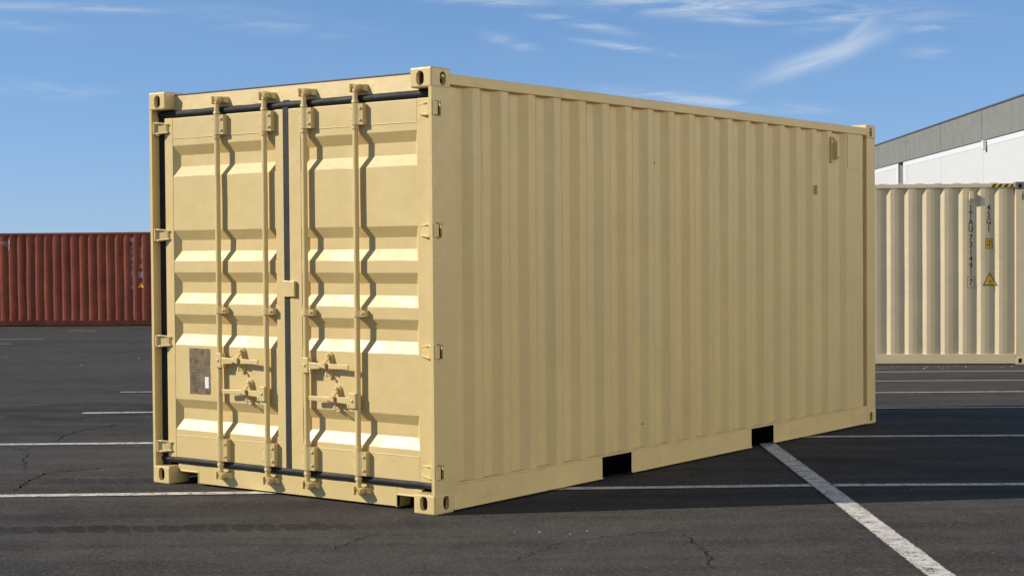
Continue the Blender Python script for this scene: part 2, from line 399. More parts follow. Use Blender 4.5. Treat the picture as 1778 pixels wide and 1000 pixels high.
def stripe(r0, f0, r1, f1, wid, mat, name='parking_line', lift=0.004):
    """painted stripe following the ground"""
    n = max(2, int(math.hypot(r1-r0, f1-f0)/0.5)); bm = bmesh.new(); uvl = bm.loops.layers.uv.new('UVMap')
    L = math.hypot(r1-r0, f1-f0); nx, ny = -(f1-f0)/L, (r1-r0)/L; prev = None
    for i in range(n+1):
        k = i/n; a, b = r0+(r1-r0)*k, f0+(f1-f0)*k; row = []
        for q in (-0.5, 0.5):
            pa, pb = a+nx*wid*q, b+ny*wid*q
            zz = max(gz(pa, pb), interp(pa, pb)) + lift
            row.append(bm.verts.new((pa, pb, zz)))
        if prev:
            fc = bm.faces.new([prev[0], row[0], row[1], prev[1]])
            for lp, uvv in zip(fc.loops, ((0, 0), (1, 0), (1, 1), (0, 1))): lp[uvl].uv = uvv
        prev = row
    bmesh.ops.recalc_face_normals(bm, faces=bm.faces)
    me = bpy.data.meshes.new(name); bm.to_mesh(me); bm.free(); me.materials.append(M[mat])
    o = bpy.data.objects.new(name, me); col.objects.link(o); o.matrix_world = LOT; struct(o)
    if me.polygons[0].normal.z < 0: me.flip_normals()
    return o
import bisect
def interp(a, b):
    """level of the ground sheet itself at a point"""
    i = max(0, min(len(xs)-2, bisect.bisect_right(xs, a)-1)); j = max(0, min(len(ys)-2, bisect.bisect_right(ys, b)-1))
    u = (a-xs[i])/(xs[i+1]-xs[i]); v = (b-ys[j])/(ys[j+1]-ys[j])
    z = lambda p, q: gz(xs[p], ys[q])
    return (z(i, j)*(1-u)+z(i+1, j)*u)*(1-v) + (z(i, j+1)*(1-u)+z(i+1, j+1)*u)*v
def on_ground(px, py):
    """(right, away) on the lot under a photo direction"""
    d = FWD + RGT*((px-889)/FPX) - UPV*((py-500)/FPX)
    r0 = Vector((math.sin(HEAD), -math.cos(HEAD), 0)); f0 = Vector((math.cos(HEAD), math.sin(HEAD), 0))
    tt = CAM.z/-d.z
    for _ in range(40):
        tt = (CAM.z - gz(tt*d.dot(r0), tt*d.dot(f0)))/-d.z*0.5 + tt*0.5
    return tt*d.dot(r0), tt*d.dot(f0)

W = 0.12
stripe(1.985, 1.0, 1.99, 9.0, 0.145, 'line')
stripe(1.99, 9.0, 1.985, 46, 0.145, 'line')
stripe(-9, 10.05, 1.915, 10.47, W, 'line', lift=0.004)
stripe(2.06, 10.47, 9, 10.37, W, 'line', lift=0.004)
stripe(-9, 12.98, 1.91, 13.16, W, 'line')
stripe(2.065, 13.19, 9, 13.09, W, 'line')
rr3 = on_ground(143, 717.5)
stripe(rr3[0], rr3[1], 1.91, 15.9, W, 'line'); stripe(2.065, 15.9, 9.5, 15.86, W, 'line')
stripe(-4.45, 18.45, 1.91, 18.62, W, 'line'); stripe(2.065, 18.62, 10, 18.66, W, 'line')
for f in (21.34, 24.0): stripe(2.065, f, 10.5, f+0.02, W, 'line_far')
# older worn marks far to the left
for a, b, mt in (((0, 574.5), (50, 574.5), 'line_faint'), ((118, 574.5), (168, 574.5), 'line'), ((0, 588.5), (75, 588.5), 'line'),
                 ((0, 597), (20, 597), 'line'), ((0, 583), (55, 582.5), 'line_faint'), ((112, 582), (165, 582), 'line_faint')):
    p = on_ground(*a); q = on_ground(*b); stripe(p[0]-(3 if a[0] == 0 else 0), p[1], q[0], q[1], 0.11, mt)
stripe(4.0, 24.95, 7.0, 25.0, 0.12, 'line_faint')

def crack(pts, wid, seed):
    rnd = random.Random(seed); bm = bmesh.new(); prev = None; P2 = []
    for (a0, b0), (a1, b1) in zip(pts, pts[1:]):
        n = max(2, int(math.hypot(a1-a0, b1-b0)/0.035))
        for i in range(n): P2.append((a0+(a1-a0)*i/n + rnd.uniform(-.022, .022), b0+(b1-b0)*i/n + rnd.uniform(-.022, .022)))
    for i, (a, b) in enumerate(P2):
        d = P2[min(i+1, len(P2)-1)]; e = P2[max(i-1, 0)]; L = math.hypot(d[0]-e[0], d[1]-e[1]) or 1
        nx, ny = -(d[1]-e[1])/L, (d[0]-e[0])/L; ww = wid*rnd.uniform(0.25, 1.0)*math.sin(math.pi*min(.97, max(.03, i/len(P2))))**0.4
        row = [bm.verts.new((a+nx*ww*q, b+ny*ww*q, interp(a, b)+0.0025)) for q in (-.5, .5)]
        if prev: bm.faces.new([prev[0], row[0], row[1], prev[1]])
        prev = row
    me = bpy.data.meshes.new('asphalt_crack'); bm.to_mesh(me); bm.free(); me.materials.append(M['black'])
    o = bpy.data.objects.new('asphalt_crack', me); col.objects.link(o); o.matrix_world = LOT; struct(o)
G = on_ground
crack([G(20, 855), G(40, 842), G(75, 822), G(160, 815), G(230, 806)], 0.014, 1)
crack([G(95, 768), G(110, 757), G(130, 750), G(200, 738), G(262, 733)], 0.016, 2)
crack([G(0, 754), G(60, 752), G(140, 748)], 0.010, 3)
crack([G(48, 822), G(40, 800), G(52, 786), G(18, 776)], 0.009, 4)
crack([G(1180, 925), G(1225, 955), G(1240, 990)], 0.008, 5)
crack([G(860, 985), G(980, 940), G(1120, 925), G(1300, 918)], 0.006, 6)
crack([G(0, 601), G(130, 601.5), G(262, 602.5)], 0.03, 7)
crack([G(1420, 800), G(1560, 795), G(1778, 800)], 0.010, 8)
crack([G(560, 960), G(640, 930), G(760, 925)], 0.007, 9)

# crumbs, leaves and flakes lying by the far container and on the lot
bm = bmesh.new(); rnd = random.Random(3)
def crumb(a, b, s):
    z = interp(a, b); n = rnd.randint(4, 6); h = s*rnd.uniform(.25, .6); ph = rnd.uniform(0, 6)
    lo = [bm.verts.new((a+s*math.cos(ph+6.283*k/n)*rnd.uniform(.6, 1), b+s*math.sin(ph+6.283*k/n)*rnd.uniform(.6, 1), z-0.002)) for k in range(n)]
    hi = [bm.verts.new((a+(v.co.x-a)*.6, b+(v.co.y-b)*.6, z+h)) for v in lo]
    bm.faces.new(hi)
    for k in range(n): bm.faces.new([lo[k], lo[(k+1) % n], hi[(k+1) % n], hi[k]])
for _ in range(60): crumb(rnd.uniform(4.2, 10), 25.0+rnd.gauss(0, .22), rnd.uniform(.010, .028))
for _ in range(160): crumb(rnd.uniform(-7, 6), rnd.uniform(7.5, 22), rnd.uniform(.003, .011))
for _ in range(60): crumb(rnd.uniform(-16, -4), rnd.uniform(22, 48), rnd.uniform(.012, .035))
for cx, cy, n in ((80, 611, 7), (975, 927, 5)):
    a, b = G(cx, cy)
    for _ in range(n): crumb(a+rnd.gauss(0, .14), b+rnd.gauss(0, .05), rnd.uniform(.006, .02))
bmesh.ops.recalc_face_normals(bm, faces=bm.faces)
me = bpy.data.meshes.new('loose_crumbs'); bm.to_mesh(me); bm.free()
me.materials.append(paint('crumb_stone', (0.22, 0.20, 0.17), 0.8, 0.4, 0, 0.3, (0.1, 0.07, 0.04), 0.001))
o = bpy.data.objects.new('loose_crumbs', me); col.objects.link(o); o.matrix_world = LOT; o['kind'] = 'stuff'
o['label'] = 'small pale crumbs of stone and flakes scattered on the asphalt'; o['category'] = 'debris'

# ------------------------------------------------------------------ container pieces shared by all
def stadium(c0, c1, wdt, hgt, n=8):
    """outline of an upright oval hole"""
    r = wdt/2; k = hgt/2-r; pts = []
    for i in range(n+1): a = math.pi*i/n; pts.append((c0+r*math.cos(a), c1+k+r*math.sin(a)))
    for i in range(n+1): a = math.pi+math.pi*i/n; pts.append((c0+r*math.cos(a), c1-k+r*math.sin(a)))
    return pts
def casting(par, L, Wd, H, ex, ey, ez, mat):
    """ISO corner casting with its oval holes; ex, ey, ez pick the corner (0 or 1)"""
    X0, X1 = (0, .178) if not ex else (L-.178, L)
    Y0, Y1 = (0, .162) if not ey else (Wd-.162, Wd)
    Z0, Z1 = (0, .118) if not ez else (H-.118, H)
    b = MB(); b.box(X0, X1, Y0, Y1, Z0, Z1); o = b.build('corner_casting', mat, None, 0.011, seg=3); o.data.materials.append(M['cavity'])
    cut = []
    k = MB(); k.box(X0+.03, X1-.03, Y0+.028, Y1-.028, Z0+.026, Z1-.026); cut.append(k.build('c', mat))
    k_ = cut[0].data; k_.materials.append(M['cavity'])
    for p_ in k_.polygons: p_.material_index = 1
    zc = Z0+.064 if not ez else Z1-.064
    yc = Y0+.085 if not ey else Y1-.085
    xc = X0+.104 if not ex else X1-.104
    k = MB(); k.prism(stadium(yc, zc, .058, .086), 0, *((X0-.02, X0+.05) if not ex else (X1-.05, X1+.02))); cut.append(k.build('c', mat))
    k = MB(); k.prism(stadium(xc, zc, .054, .082), 1, *((Y0-.02, Y0+.05) if not ey else (Y1-.05, Y1+.02))); cut.append(k.build('c', mat))
    k = MB(); k.prism(stadium(xc, yc, .062, .10), 2, *((Z0-.02, Z0+.05) if not ez else (Z1-.05, Z1+.02))); cut.append(k.build('c', mat))
    for c in cut:
        md = o.modifiers.new('b', 'BOOLEAN'); md.object = c; md.operation = 'DIFFERENCE'; md.solver = 'EXACT'
    bake(o)
    for c in cut: bpy.data.objects.remove(c)
    o.parent = par
    return o

def corrugation(x0, edges, x1, yo, yi, f_out=.070, sl=.068):
    """profile points (x, y): 'edges' are where each outer flat ends"""
    pts = [(x0, yi)]
    for e in edges:
        a = e if isinstance(e, tuple) else (e-f_out, e)
        pts += [(a[0]-sl, yi), (a[0], yo), (a[1], yo), (a[1]+sl, yi)]
    pts.append((x1, yi)); pts = [p for p in pts if x0-1e-6 <= p[0] <= x1+1e-6]
    return pts
def sheet(name, mat, par, pts, z0, z1, th=.003, rows=18, wob=.0015, seed=0, axis='y', flip=1):
    """corrugated steel sheet with slightly uneven folds; axis 'y': folds show along y"""
    bm = bmesh.new()
    # soft pressed folds: cut each corner
    q = [pts[0]]
    for i in range(1, len(pts)-1):
        p0, p, p1 = Vector(pts[i-1]), Vector(pts[i]), Vector(pts[i+1])
        if (p1-p).length < 1e-5 or (p-p0).length < 1e-5: continue
        r = min(.006, (p-p0).length*.3, (p1-p).length*.3)
        a = p+(p0-p).normalized()*r; b = p+(p1-p).normalized()*r
        q += [tuple(a), tuple(p*.5+(a+b)*.25), tuple(b)]
    q.append(pts[-1])
    back = None
    for side, off in ((0, 0.0), (1, th)):
        g = []
        for j in range(rows+1):
            z = z0+(z1-z0)*j/rows; row = []
            for (x, y) in q:
                e = min(1, min(j, rows-j)*.7)
                d = noise.noise(Vector((x*2.2+seed, z*1.4, seed*2.3)))*wob*e + noise.noise(Vector((x*7, z*4+seed, 3)))*wob*.5*e
                s = noise.noise(Vector((x*.9+seed, z*1.1, 7)))*wob*2.2*e
                yy = y + d + off*flip
                row.append(bm.verts.new((x+s, yy, z) if axis == 'y' else (yy, x+s, z)))
            g.append(row)
        for j in range(rows):
            for i in range(len(q)-1): bm.faces.new([g[j][i], g[j][i+1], g[j+1][i+1], g[j+1][i]])
        if side == 0: back = g
        else:
            n = len(q)-1
            for j in range(rows):
                bm.faces.new([back[j][0], back[j+1][0], g[j+1][0], g[j][0]]); bm.faces.new([back[j][n], g[j][n], g[j+1][n], back[j+1][n]])
    bmesh.ops.recalc_face_normals(bm, faces=bm.faces)
    me = bpy.data.meshes.new(name); bm.to_mesh(me); bm.free(); me.materials.append(M[mat])
    for p in me.polygons: p.use_smooth = True
    me.set_sharp_from_angle(angle=R(6))
    o = bpy.data.objects.new(name, me); col.objects.link(o); o.parent = par
    return o
def roof_sheet(par, mat, L, Wd, z, x0, x1):
    b = MB(); n = int((x1-x0)/.209); p = [(x0, z-.02)]
    for i in range(n):
        a = x0+(i+.5)*(x1-x0)/n; p += [(a-.06, z-.02), (a-.045, z), (a+.045, z), (a+.06, z-.02)]
    p.append((x1, z-.02)); low = [(a, b_-.004) for a, b_ in p][::-1]
    bm = b.bm
    for (a0, h0), (a1, h1) in zip(p, p[1:]):
        b.poly([(a0, .06, h0), (a1, .06, h1), (a1, Wd-.06, h1), (a0, Wd-.06, h0)])
        b.poly([(a0, .06, h0-.004), (a0, Wd-.06, h0-.004), (a1, Wd-.06, h1-.004), (a1, .06, h1-.004)])
    return b.build('roof', mat, par)

def text_mesh(name, s, size, mat, par, loc, rot=(R(90), 0, 0), extr=0.0006, sx=1.0, bold=0.0):
    cu = bpy.data.curves.new('t', 'FONT'); cu.body = s; cu.size = size; cu.extrude = extr; cu.align_x = 'CENTER'; cu.align_y = 'CENTER'
    cu.offset = bold
    tmp = bpy.data.objects.new('t', cu); col.objects.link(tmp)
    dg = bpy.context.evaluated_depsgraph_get(); dg.update()
    me = bpy.data.meshes.new_from_object(tmp.evaluated_get(dg)); bpy.data.objects.remove(tmp)
    me.materials.clear(); me.materials.append(M[mat])
    o = bpy.data.objects.new(name, me); col.objects.link(o); o.parent = par
    o.location = loc; o.rotation_euler = rot; o.scale = (sx, 1, 1)
    return o
def column_text(name, chars, size, mat, par, x, y, z, step, sx=.85, bold=.0):
    """letters stacked one under another, joined as one mesh"""
    bm = bmesh.new()
    for k, ch in enumerate(chars):
        if ch == ' ': continue
        o = text_mesh('t', ch, size, mat, None, (0, 0, 0), bold=bold); me = o.data
        me.transform(Matrix.Translation((x, y, z-k*step)) @ Matrix.Rotation(R(90), 4, 'X') @ Matrix.Diagonal((sx, 1, 1, 1)))
        bm.from_mesh(me); bpy.data.objects.remove(o); bpy.data.meshes.remove(me)
    me = bpy.data.meshes.new(name); bm.to_mesh(me); bm.free(); me.materials.append(M[mat])
    o = bpy.data.objects.new(name, me); col.objects.link(o); o.parent = par
    return o

# ------------------------------------------------------------------ the tan container (world frame = its frame)
L, WD, H = 6.058, 2.438, 2.591
c = thing('shipping_container', 'large tan twenty-foot shipping container with closed double doors facing left', 'shipping container')
for ex in (0, 1):
    for ey in (0, 1):
        for ez in (0, 1): casting(c, L, WD, H, ex, ey, ez, 'tan')

HZ = [.245, .945, 1.648, 2.353]       # hinge heights
def door_post(right):
    """J-shaped corner post at the door end, slotted where each hinge turns; outlines mirrored for the far side"""
    b = MB()
    f = (lambda y: y) if right else (lambda y: WD-y)
    def bx(x0, x1, y0, y1, z0, z1): b.box(x0, x1, min(f(y0), f(y1)), max(f(y0), f(y1)), z0, z1)
    za, zb = .112, H-.112
    bx(.003, .030, .003, .025, za, zb)                     # front lip
    bx(.082, .222, .003, .013, za, zb)                     # side face
    zs = za
    for hz in HZ:
        bx(.030, .082, .003, .012, zs, hz-.044); bx(.030, .066, .015, .0252, zs, hz-.044); zs = hz+.044
    bx(.030, .082, .003, .012, zs, zb); bx(.030, .066, .015, .0252, zs, zb)
    bx(.110, .118, .013, .12, za, zb)
    bx(.212, .222, .013, .055, za, zb)
    o = b.build('corner_post', 'tan', c)
    return o
door_post(True); door_post(False)
for yA, yB in ((.003, .16), (WD-.16, WD-.003)):
    b = MB(); b.box(L-.178, L-.004, yA, yB, .11, H-.11); b.build('corner_post', 'tan_side', c, .008)

# side panels
edges = [.468+.2797*k for k in range(18)]
prof = corrugation(.20, edges, 5.43, .013, .049)
prof = prof[:-1] + [(5.432, .049), (5.50, .013), (5.826, .013), (5.842, .049), (5.885, .049)]
sheet('side_panel', 'tan_side', c, prof, .155, 2.505, rows=26, wob=.0018, seed=1)
sheet('side_panel', 'tan_side', c, [(x, WD-y) for x, y in prof], .155, 2.505, rows=8, wob=.002, seed=2, flip=-1)
for yA, yB, s in ((.003, .063, 1), (WD-.063, WD-.003, -1)):
    b = MB(); b.box(.176, L-.176, yA, yB, 2.497, 2.561); b.build('top_rail', 'tan_side', c, .005)
# bottom rails with fork pockets
FP = [(1.749, 2.108), (3.801, 4.160)]
def bottom_rail(near):
    f = (lambda y: y) if near else (lambda y: WD-y)
    b = MB()
    def bx(x0, x1, y0, y1, z0, z1): b.box(x0, x1, min(f(y0), f(y1)), max(f(y0), f(y1)), z0, z1)
    xs_ = [.177, FP[0][0], FP[0][1], FP[1][0], FP[1][1], L-.177]
    for a, d in ((0, 1), (2, 3), (4, 5)): bx(xs_[a], xs_[d], .004, .012, .014, .158)
    for a, d in ((0, 1), (2, 3), (4, 5)): bx(xs_[a], xs_[d], -.004, .045, .012, .0195)
    for a, d in ((1, 2), (3, 4)):
        bx(xs_[a], xs_[d], .004, .012, .153, .158)
    o = b.build('bottom_rail', 'tan_rail', c)
    # wavering weld bead where sheet meets rail
    rnd = random.Random(5 if near else 6); pts = []; rad = []
    n = 150
    for i in range(n+1):
        x = .21+(5.87-.21)*i/n
        pts.append((x, f(.006), .1605+noise.noise(Vector((x*3.3, 1, 0)))*.003)); rad.append(.0075+.0035*noise.noise(Vector((x*14, 2, 0))))
    MB().tube(pts, rad, 6).build('weld_seam', 'tan_rail', o, smooth=True, ang=80)
    b = MB(); bx(5.582, 5.592, .0025, .006, .02, .157); b.build('joint_strip', 'tan_rail', o)
    return o
bottom_rail(True); bottom_rail(False)
for a, d in FP:
    b = MB()
    b.box(a, a+.004, .0055, WD-.0055, .014, .1525); b.box(d-.004, d, .0055, WD-.0055, .014, .1525)
    b.box(a+.004, d-.004, .013, WD-.013, .1485, .1525)
    b.box(a+.004, d-.004, .06, .064, .014, .1485)
    b.build('fork_pocket', 'black', c)  # near-black lining and back plate paint in the shade of the tunnel
b = MB(); b.box(.15, L-.1, .05, WD-.05, .158, .19); b.build('floor', 'under', c)
for k in range(15):
    x = .42+k*.37
    if any(a-.06 < x < d+.02 for a, d in FP): continue
    MB().box(x, x+.045, .02, WD-.02, .035, .157).build('cross_member', 'under', c)
MB().box(.30, .32, .17, WD-.17, .02, .155).build('cross_member', 'under', c)

# front end wall, roof
b = MB()
ep = corrugation(.15, [.33+.28*k for k in range(8)], WD-.15, L-.012, L-.048)
sheet('end_panel', 'tan_side', c, ep, .12, 2.5, rows=6, wob=.001, seed=4, axis='x', flip=-1)
MB().box(L-.06, L-.004, .16, WD-.16, .014, .15).build('end_sill', 'tan_rail', c, .004)
MB().box(L-.06, L-.004, .16, WD-.16, 2.49, 2.57).build('end_header', 'tan_rail', c, .004)
roof_sheet(c, 'roof_shade', L, WD, 2.556, .178, L-.17)
MB().box(.086, .178, .164, WD-.164, 2.5690, 2.5755).build('roof_flange', 'roof_shade', c)

# header and sill at the door end
b = MB()
b.prism([(.080, 2.464), (.150, 2.464), (.155, 2.50), (.155, 2.5685), (.090, 2.5685)], 1, .163, WD-.163)
b.build('door_header', 'tan', c, .004)
b = MB(); nz_ = .355
def sill_poly(b, y0, y1, z0, z1): b.prism([(.078, z0), (.078, z1-.012), (.096, z1), (.16, z1), (.16, z1-.01), (.105, z1-.01), (.105, z0)], 1, y0, y1)
sill_poly(b, nz_, WD-nz_, .014, .142); sill_poly(b, .163, nz_, .088, .142); sill_poly(b, WD-nz_, WD-.163, .088, .142)
b.box(.074, .20, nz_-.0, nz_+.008, .010, .092); b.box(.074, .20, WD-nz_-.008, WD-nz_, .010, .092)
b.box(.074, .20, .164, nz_, .082, .092); b.box(.074, .20, WD-nz_, WD-.164, .082, .092)
b.build('door_sill', 'tan', c, .003)

# gaskets round the leaves
def wav(p0, p1, r, n, amp, seed):
    p0, p1 = Vector(p0), Vector(p1); P3 = []; rr = []
    for i in range(n+1):
        q = p0.lerp(p1, i/n); q.z += noise.noise(Vector((i*.35+seed, 1, 5)))*amp; q.x += noise.noise(Vector((i*.5+seed, 7, 5)))*amp
        P3.append(q); rr.append(r*(1+.10*noise.noise(Vector((i*.8+seed, 3, 1)))))
    return P3, rr
b = MB()
for z, sd_ in ((2.4455, 0), (.161, 40)):
    P3, rr = wav((.074, .028, z), (.074, WD-.028, z), .0225, 60, .003, sd_); b.tube(P3, rr, 12)
b.box(.066, .10, 2.345, 2.4125, .12, 2.47); b.box(.085, .10, .0255, .09, .12, 2.47)
b.box(.096, .106, .03, WD-.03, 2.40, 2.462); b.box(.096, .106, .03, WD-.03, .142, .20)
b.box(.0575, .09, 1.2065, 1.2515, .17, 2.43); b.prism([(1.199, 2.425), (1.262, 2.425), (1.262, 2.462), (1.245, 2.474), (1.212, 2.474), (1.199, 2.462)], 0, .060, .09)
b.build('door_gasket', 'rubber', c, smooth=True)
MB().box(.107, .111, .03, WD-.03, .12, 2.5).build('door_liner', 'black', c)

DX = .060            # plane of the door frames
RC = [(2.236, 2.173, 2.096, 2.030), (1.678, 1.613, 1.541, 1.473), (1.402, 1.337, 1.265, 1.196), (1.126, 1.064, .994, .922), (.565, .504, .430, .361)]
def leaf(y0, y1, py0, py1, name='door'):
    """frame of flat box section round a sheet pressed with five recessed bands"""
    b = MB(); z0, z1 = .176, 2.419; zt, zb_ = 2.283, .323
    b.box(DX-.001, .095, y0, py0, z0, z1); b.box(DX-.001, .095, py1, y1, z0, z1)
    b.box(DX, .094, py0, py1, zt, z1-.001); b.box(DX, .094, py0, py1, z0+.001, zb_)
    o = b.build(name, 'tan', c, .0035)
    xf, xi = DX+.0035, DX+.0395; s = .037
    bm = bmesh.new(); V = lambda x, y, z: bm.verts.new((x, y, z))
    n = 22
    def strip(za, zb2, xa, xb, ya0, ya1, yb0, yb1):
        ra, rb = [], []
        for i in range(n+1):
            k = i/n
            ya, yb = ya0+(ya1-ya0)*k, yb0+(yb1-yb0)*k
            e = math.sin(math.pi*k)
            ra.append(V(xa+e*.0022*noise.noise(Vector((ya*3.5, za*9, 1))), ya, za+e*.0022*noise.noise(Vector((ya*5, za*11, 4)))))
            rb.append(V(xb+e*.0022*noise.noise(Vector((yb*3.5, zb2*9, 1))), yb, zb2+e*.0022*noise.noise(Vector((yb*5, zb2*11, 4)))))
        for i in range(n): bm.faces.new([ra[i], ra[i+1], rb[i+1], rb[i]])
    zc = zt+.002
    for (a, a2, b2, b1) in RC:
        m_ = max(1, int((zc-a)/.12))
        for k in range(m_): strip(zc-(zc-a)*k/m_, zc-(zc-a)*(k+1)/m_, xf, xf, py0-.001, py1+.001, py0-.001, py1+.001)
        strip(a, a2, xf, xi, py0, py1, py0+s, py1-s); strip(a2, b2, xi, xi, py0+s, py1-s, py0+s, py1-s)
        strip(b2, b1, xi, xf, py0+s, py1-s, py0, py1)
        for ya, yb in ((py0, py0+s), (py1, py1-s)): bm.faces.new([V(xf, ya, a), V(xi, yb, a2), V(xi, yb, b2), V(xf, ya, b1)])
        zc = b1
    strip(zc, zb_-.002, xf, xf, py0-.001, py1+.001, py0-.001, py1+.001)
    bmesh.ops.remove_doubles(bm, verts=bm.verts, dist=.0002)
    bmesh.ops.recalc_face_normals(bm, faces=bm.faces)
    me = bpy.data.meshes.new('door_panel'); bm.to_mesh(me); bm.free(); me.materials.append(M['tan'])
    p = bpy.data.objects.new('door_panel', me); col.objects.link(p); p.parent = o
    md = p.modifiers.new('solid', 'SOLIDIFY'); md.thickness = .002; md.offset = -1
    md = p.modifiers.new('bev', 'BEVEL'); md.width = .004; md.segments = 2; md.limit_method = 'ANGLE'; md.angle_limit = R(14)
    # thin weld lines where sheet meets frame
    for z in (zt, zb_):
        b = MB(); P3, rr = wav((xf-.002, py0, z), (xf-.002, py1, z), .0035, 40, .0012, y0*9+z); b.tube(P3, rr, 6)
        b.build('weld_seam', 'tan', o, smooth=True, ang=80)
    return o
doorR = leaf(.046, 1.206, .162, 1.102)
doorL = leaf(1.252, 2.350, 1.322, 2.271)

RX = .030             # axis of the locking bars
def keeper(b, y, z, up, v):
    """cam and keeper jaws at the end of a bar"""
    s = 1 if up else -1
    back = .086 if up else .080
    b.box(back-.010, back+.003, y-.050, y+.050, z-.014, z+.016)
    # keeper jaws on the header or sill
    b.hexa([(back, y+.030, z-.026), (back, y+.054, z-.028), (back, y+.052, z+.026), (back, y+.030, z+.028)],
           [(.010, y+.022, z-.026), (.016, y+.040, z-.022), (.014, y+.038, z+.022), (.006, y+.022, z+.026)])
    b.hexa([(back, y-.026, z-.020), (back, y-.062, z-.024), (back, y-.058, z+.022), (back, y-.026, z+.028)],
           [(.040, y-.024, z-.014), (.050, y-.056, z-.018), (.046, y-.050, z+.016), (.034, y-.022, z+.022)])
    # cam: stout bent fingers on the end of the bar
    b.hexa([(RX+.030, y+.012, z-.022), (RX+.030, y-.020, z-.022), (RX+.030, y-.018, z+.002), (RX+.030, y+.012, z+.002)],
           [(RX-.014, y+.012, z-.024), (RX-.016, y-.016, z-.024), (RX-.016, y-.014, z-.004), (RX-.014, y+.010, z-.006)])
    b.hexa([(RX+.014, y-.010, z-.004), (RX+.014, y-.038, z-.010), (RX+.016, y-.042, z+.022), (RX+.016, y-.012, z+.026+.003*v)],
           [(RX-.022, y-.004, z-.012), (RX-.018, y-.030, z-.016), (RX-.026, y-.036, z+.010), (RX-.030, y-.008, z+.020+.003*v)])
def guide(b, y, z0, z1):
    """bearing bracket bolted round a bar, flange to the right"""
    n = 8; pts = [(DX+.001, y+.027)]
    for i in range(n+1):
        a = math.pi*.5*(i/n); pts.append((RX+.002-math.sin(a)*.0265, y+math.cos(a)*.0265))
    pts += [(RX-.020, y-.014), (RX-.014, y-.024), (.021, y-.030), (.024, y-.064), (DX+.001, y-.064)]
    b.prism(pts, 2, z0, z1)
    h = z1-z0
    for k in ((.22, .78) if h > .08 else (.5,)):
        b.dome((.0235, y-.048, z0+h*k), (-1, 0, 0), .0115, .010)
        if h > .08: b.dome((RX-.020, y+.016, z0+h*k), (-1, .5, 0), .004, .006)
def bar(leaf_o, y, v):
    b = MB(); r = .0178
    b.cyl((RX, y, .155), (RX, y, 2.435), r, n=18)
    b.cyl((RX, y, .108), (RX, y, .155), .0150, .018, n=16); b.cyl((RX, y, 2.425), (RX, y, 2.482), .018, .0150, 16)
    for z in (.340, 2.272): b.cyl((RX, y, z-.010), (RX, y, z+.010), .0245, n=18)
    for z in (.166, 2.428): b.cyl((RX, y, z-.008), (RX, y, z+.008), .0235, .020, n=18)
    br = b.build('locking_bar', 'tan', leaf_o, smooth=True, ang=50)
    for z0, z1 in ((.186, .330), (2.286, 2.412)):
        g = MB(); guide(g, y, z0, z1); g.build('bar_guide', 'tan', leaf_o, smooth=True, ang=40)
    g = MB(); guide(g, y, 1.139, 1.178); g.build('bar_clamp', 'tan', leaf_o, smooth=True, ang=40)
    for z, up in ((2.508, True), (.092, False)):
        k = MB(); keeper(k, y, z, up, v); k.build('locking_cam', 'tan', leaf_o, .0035)
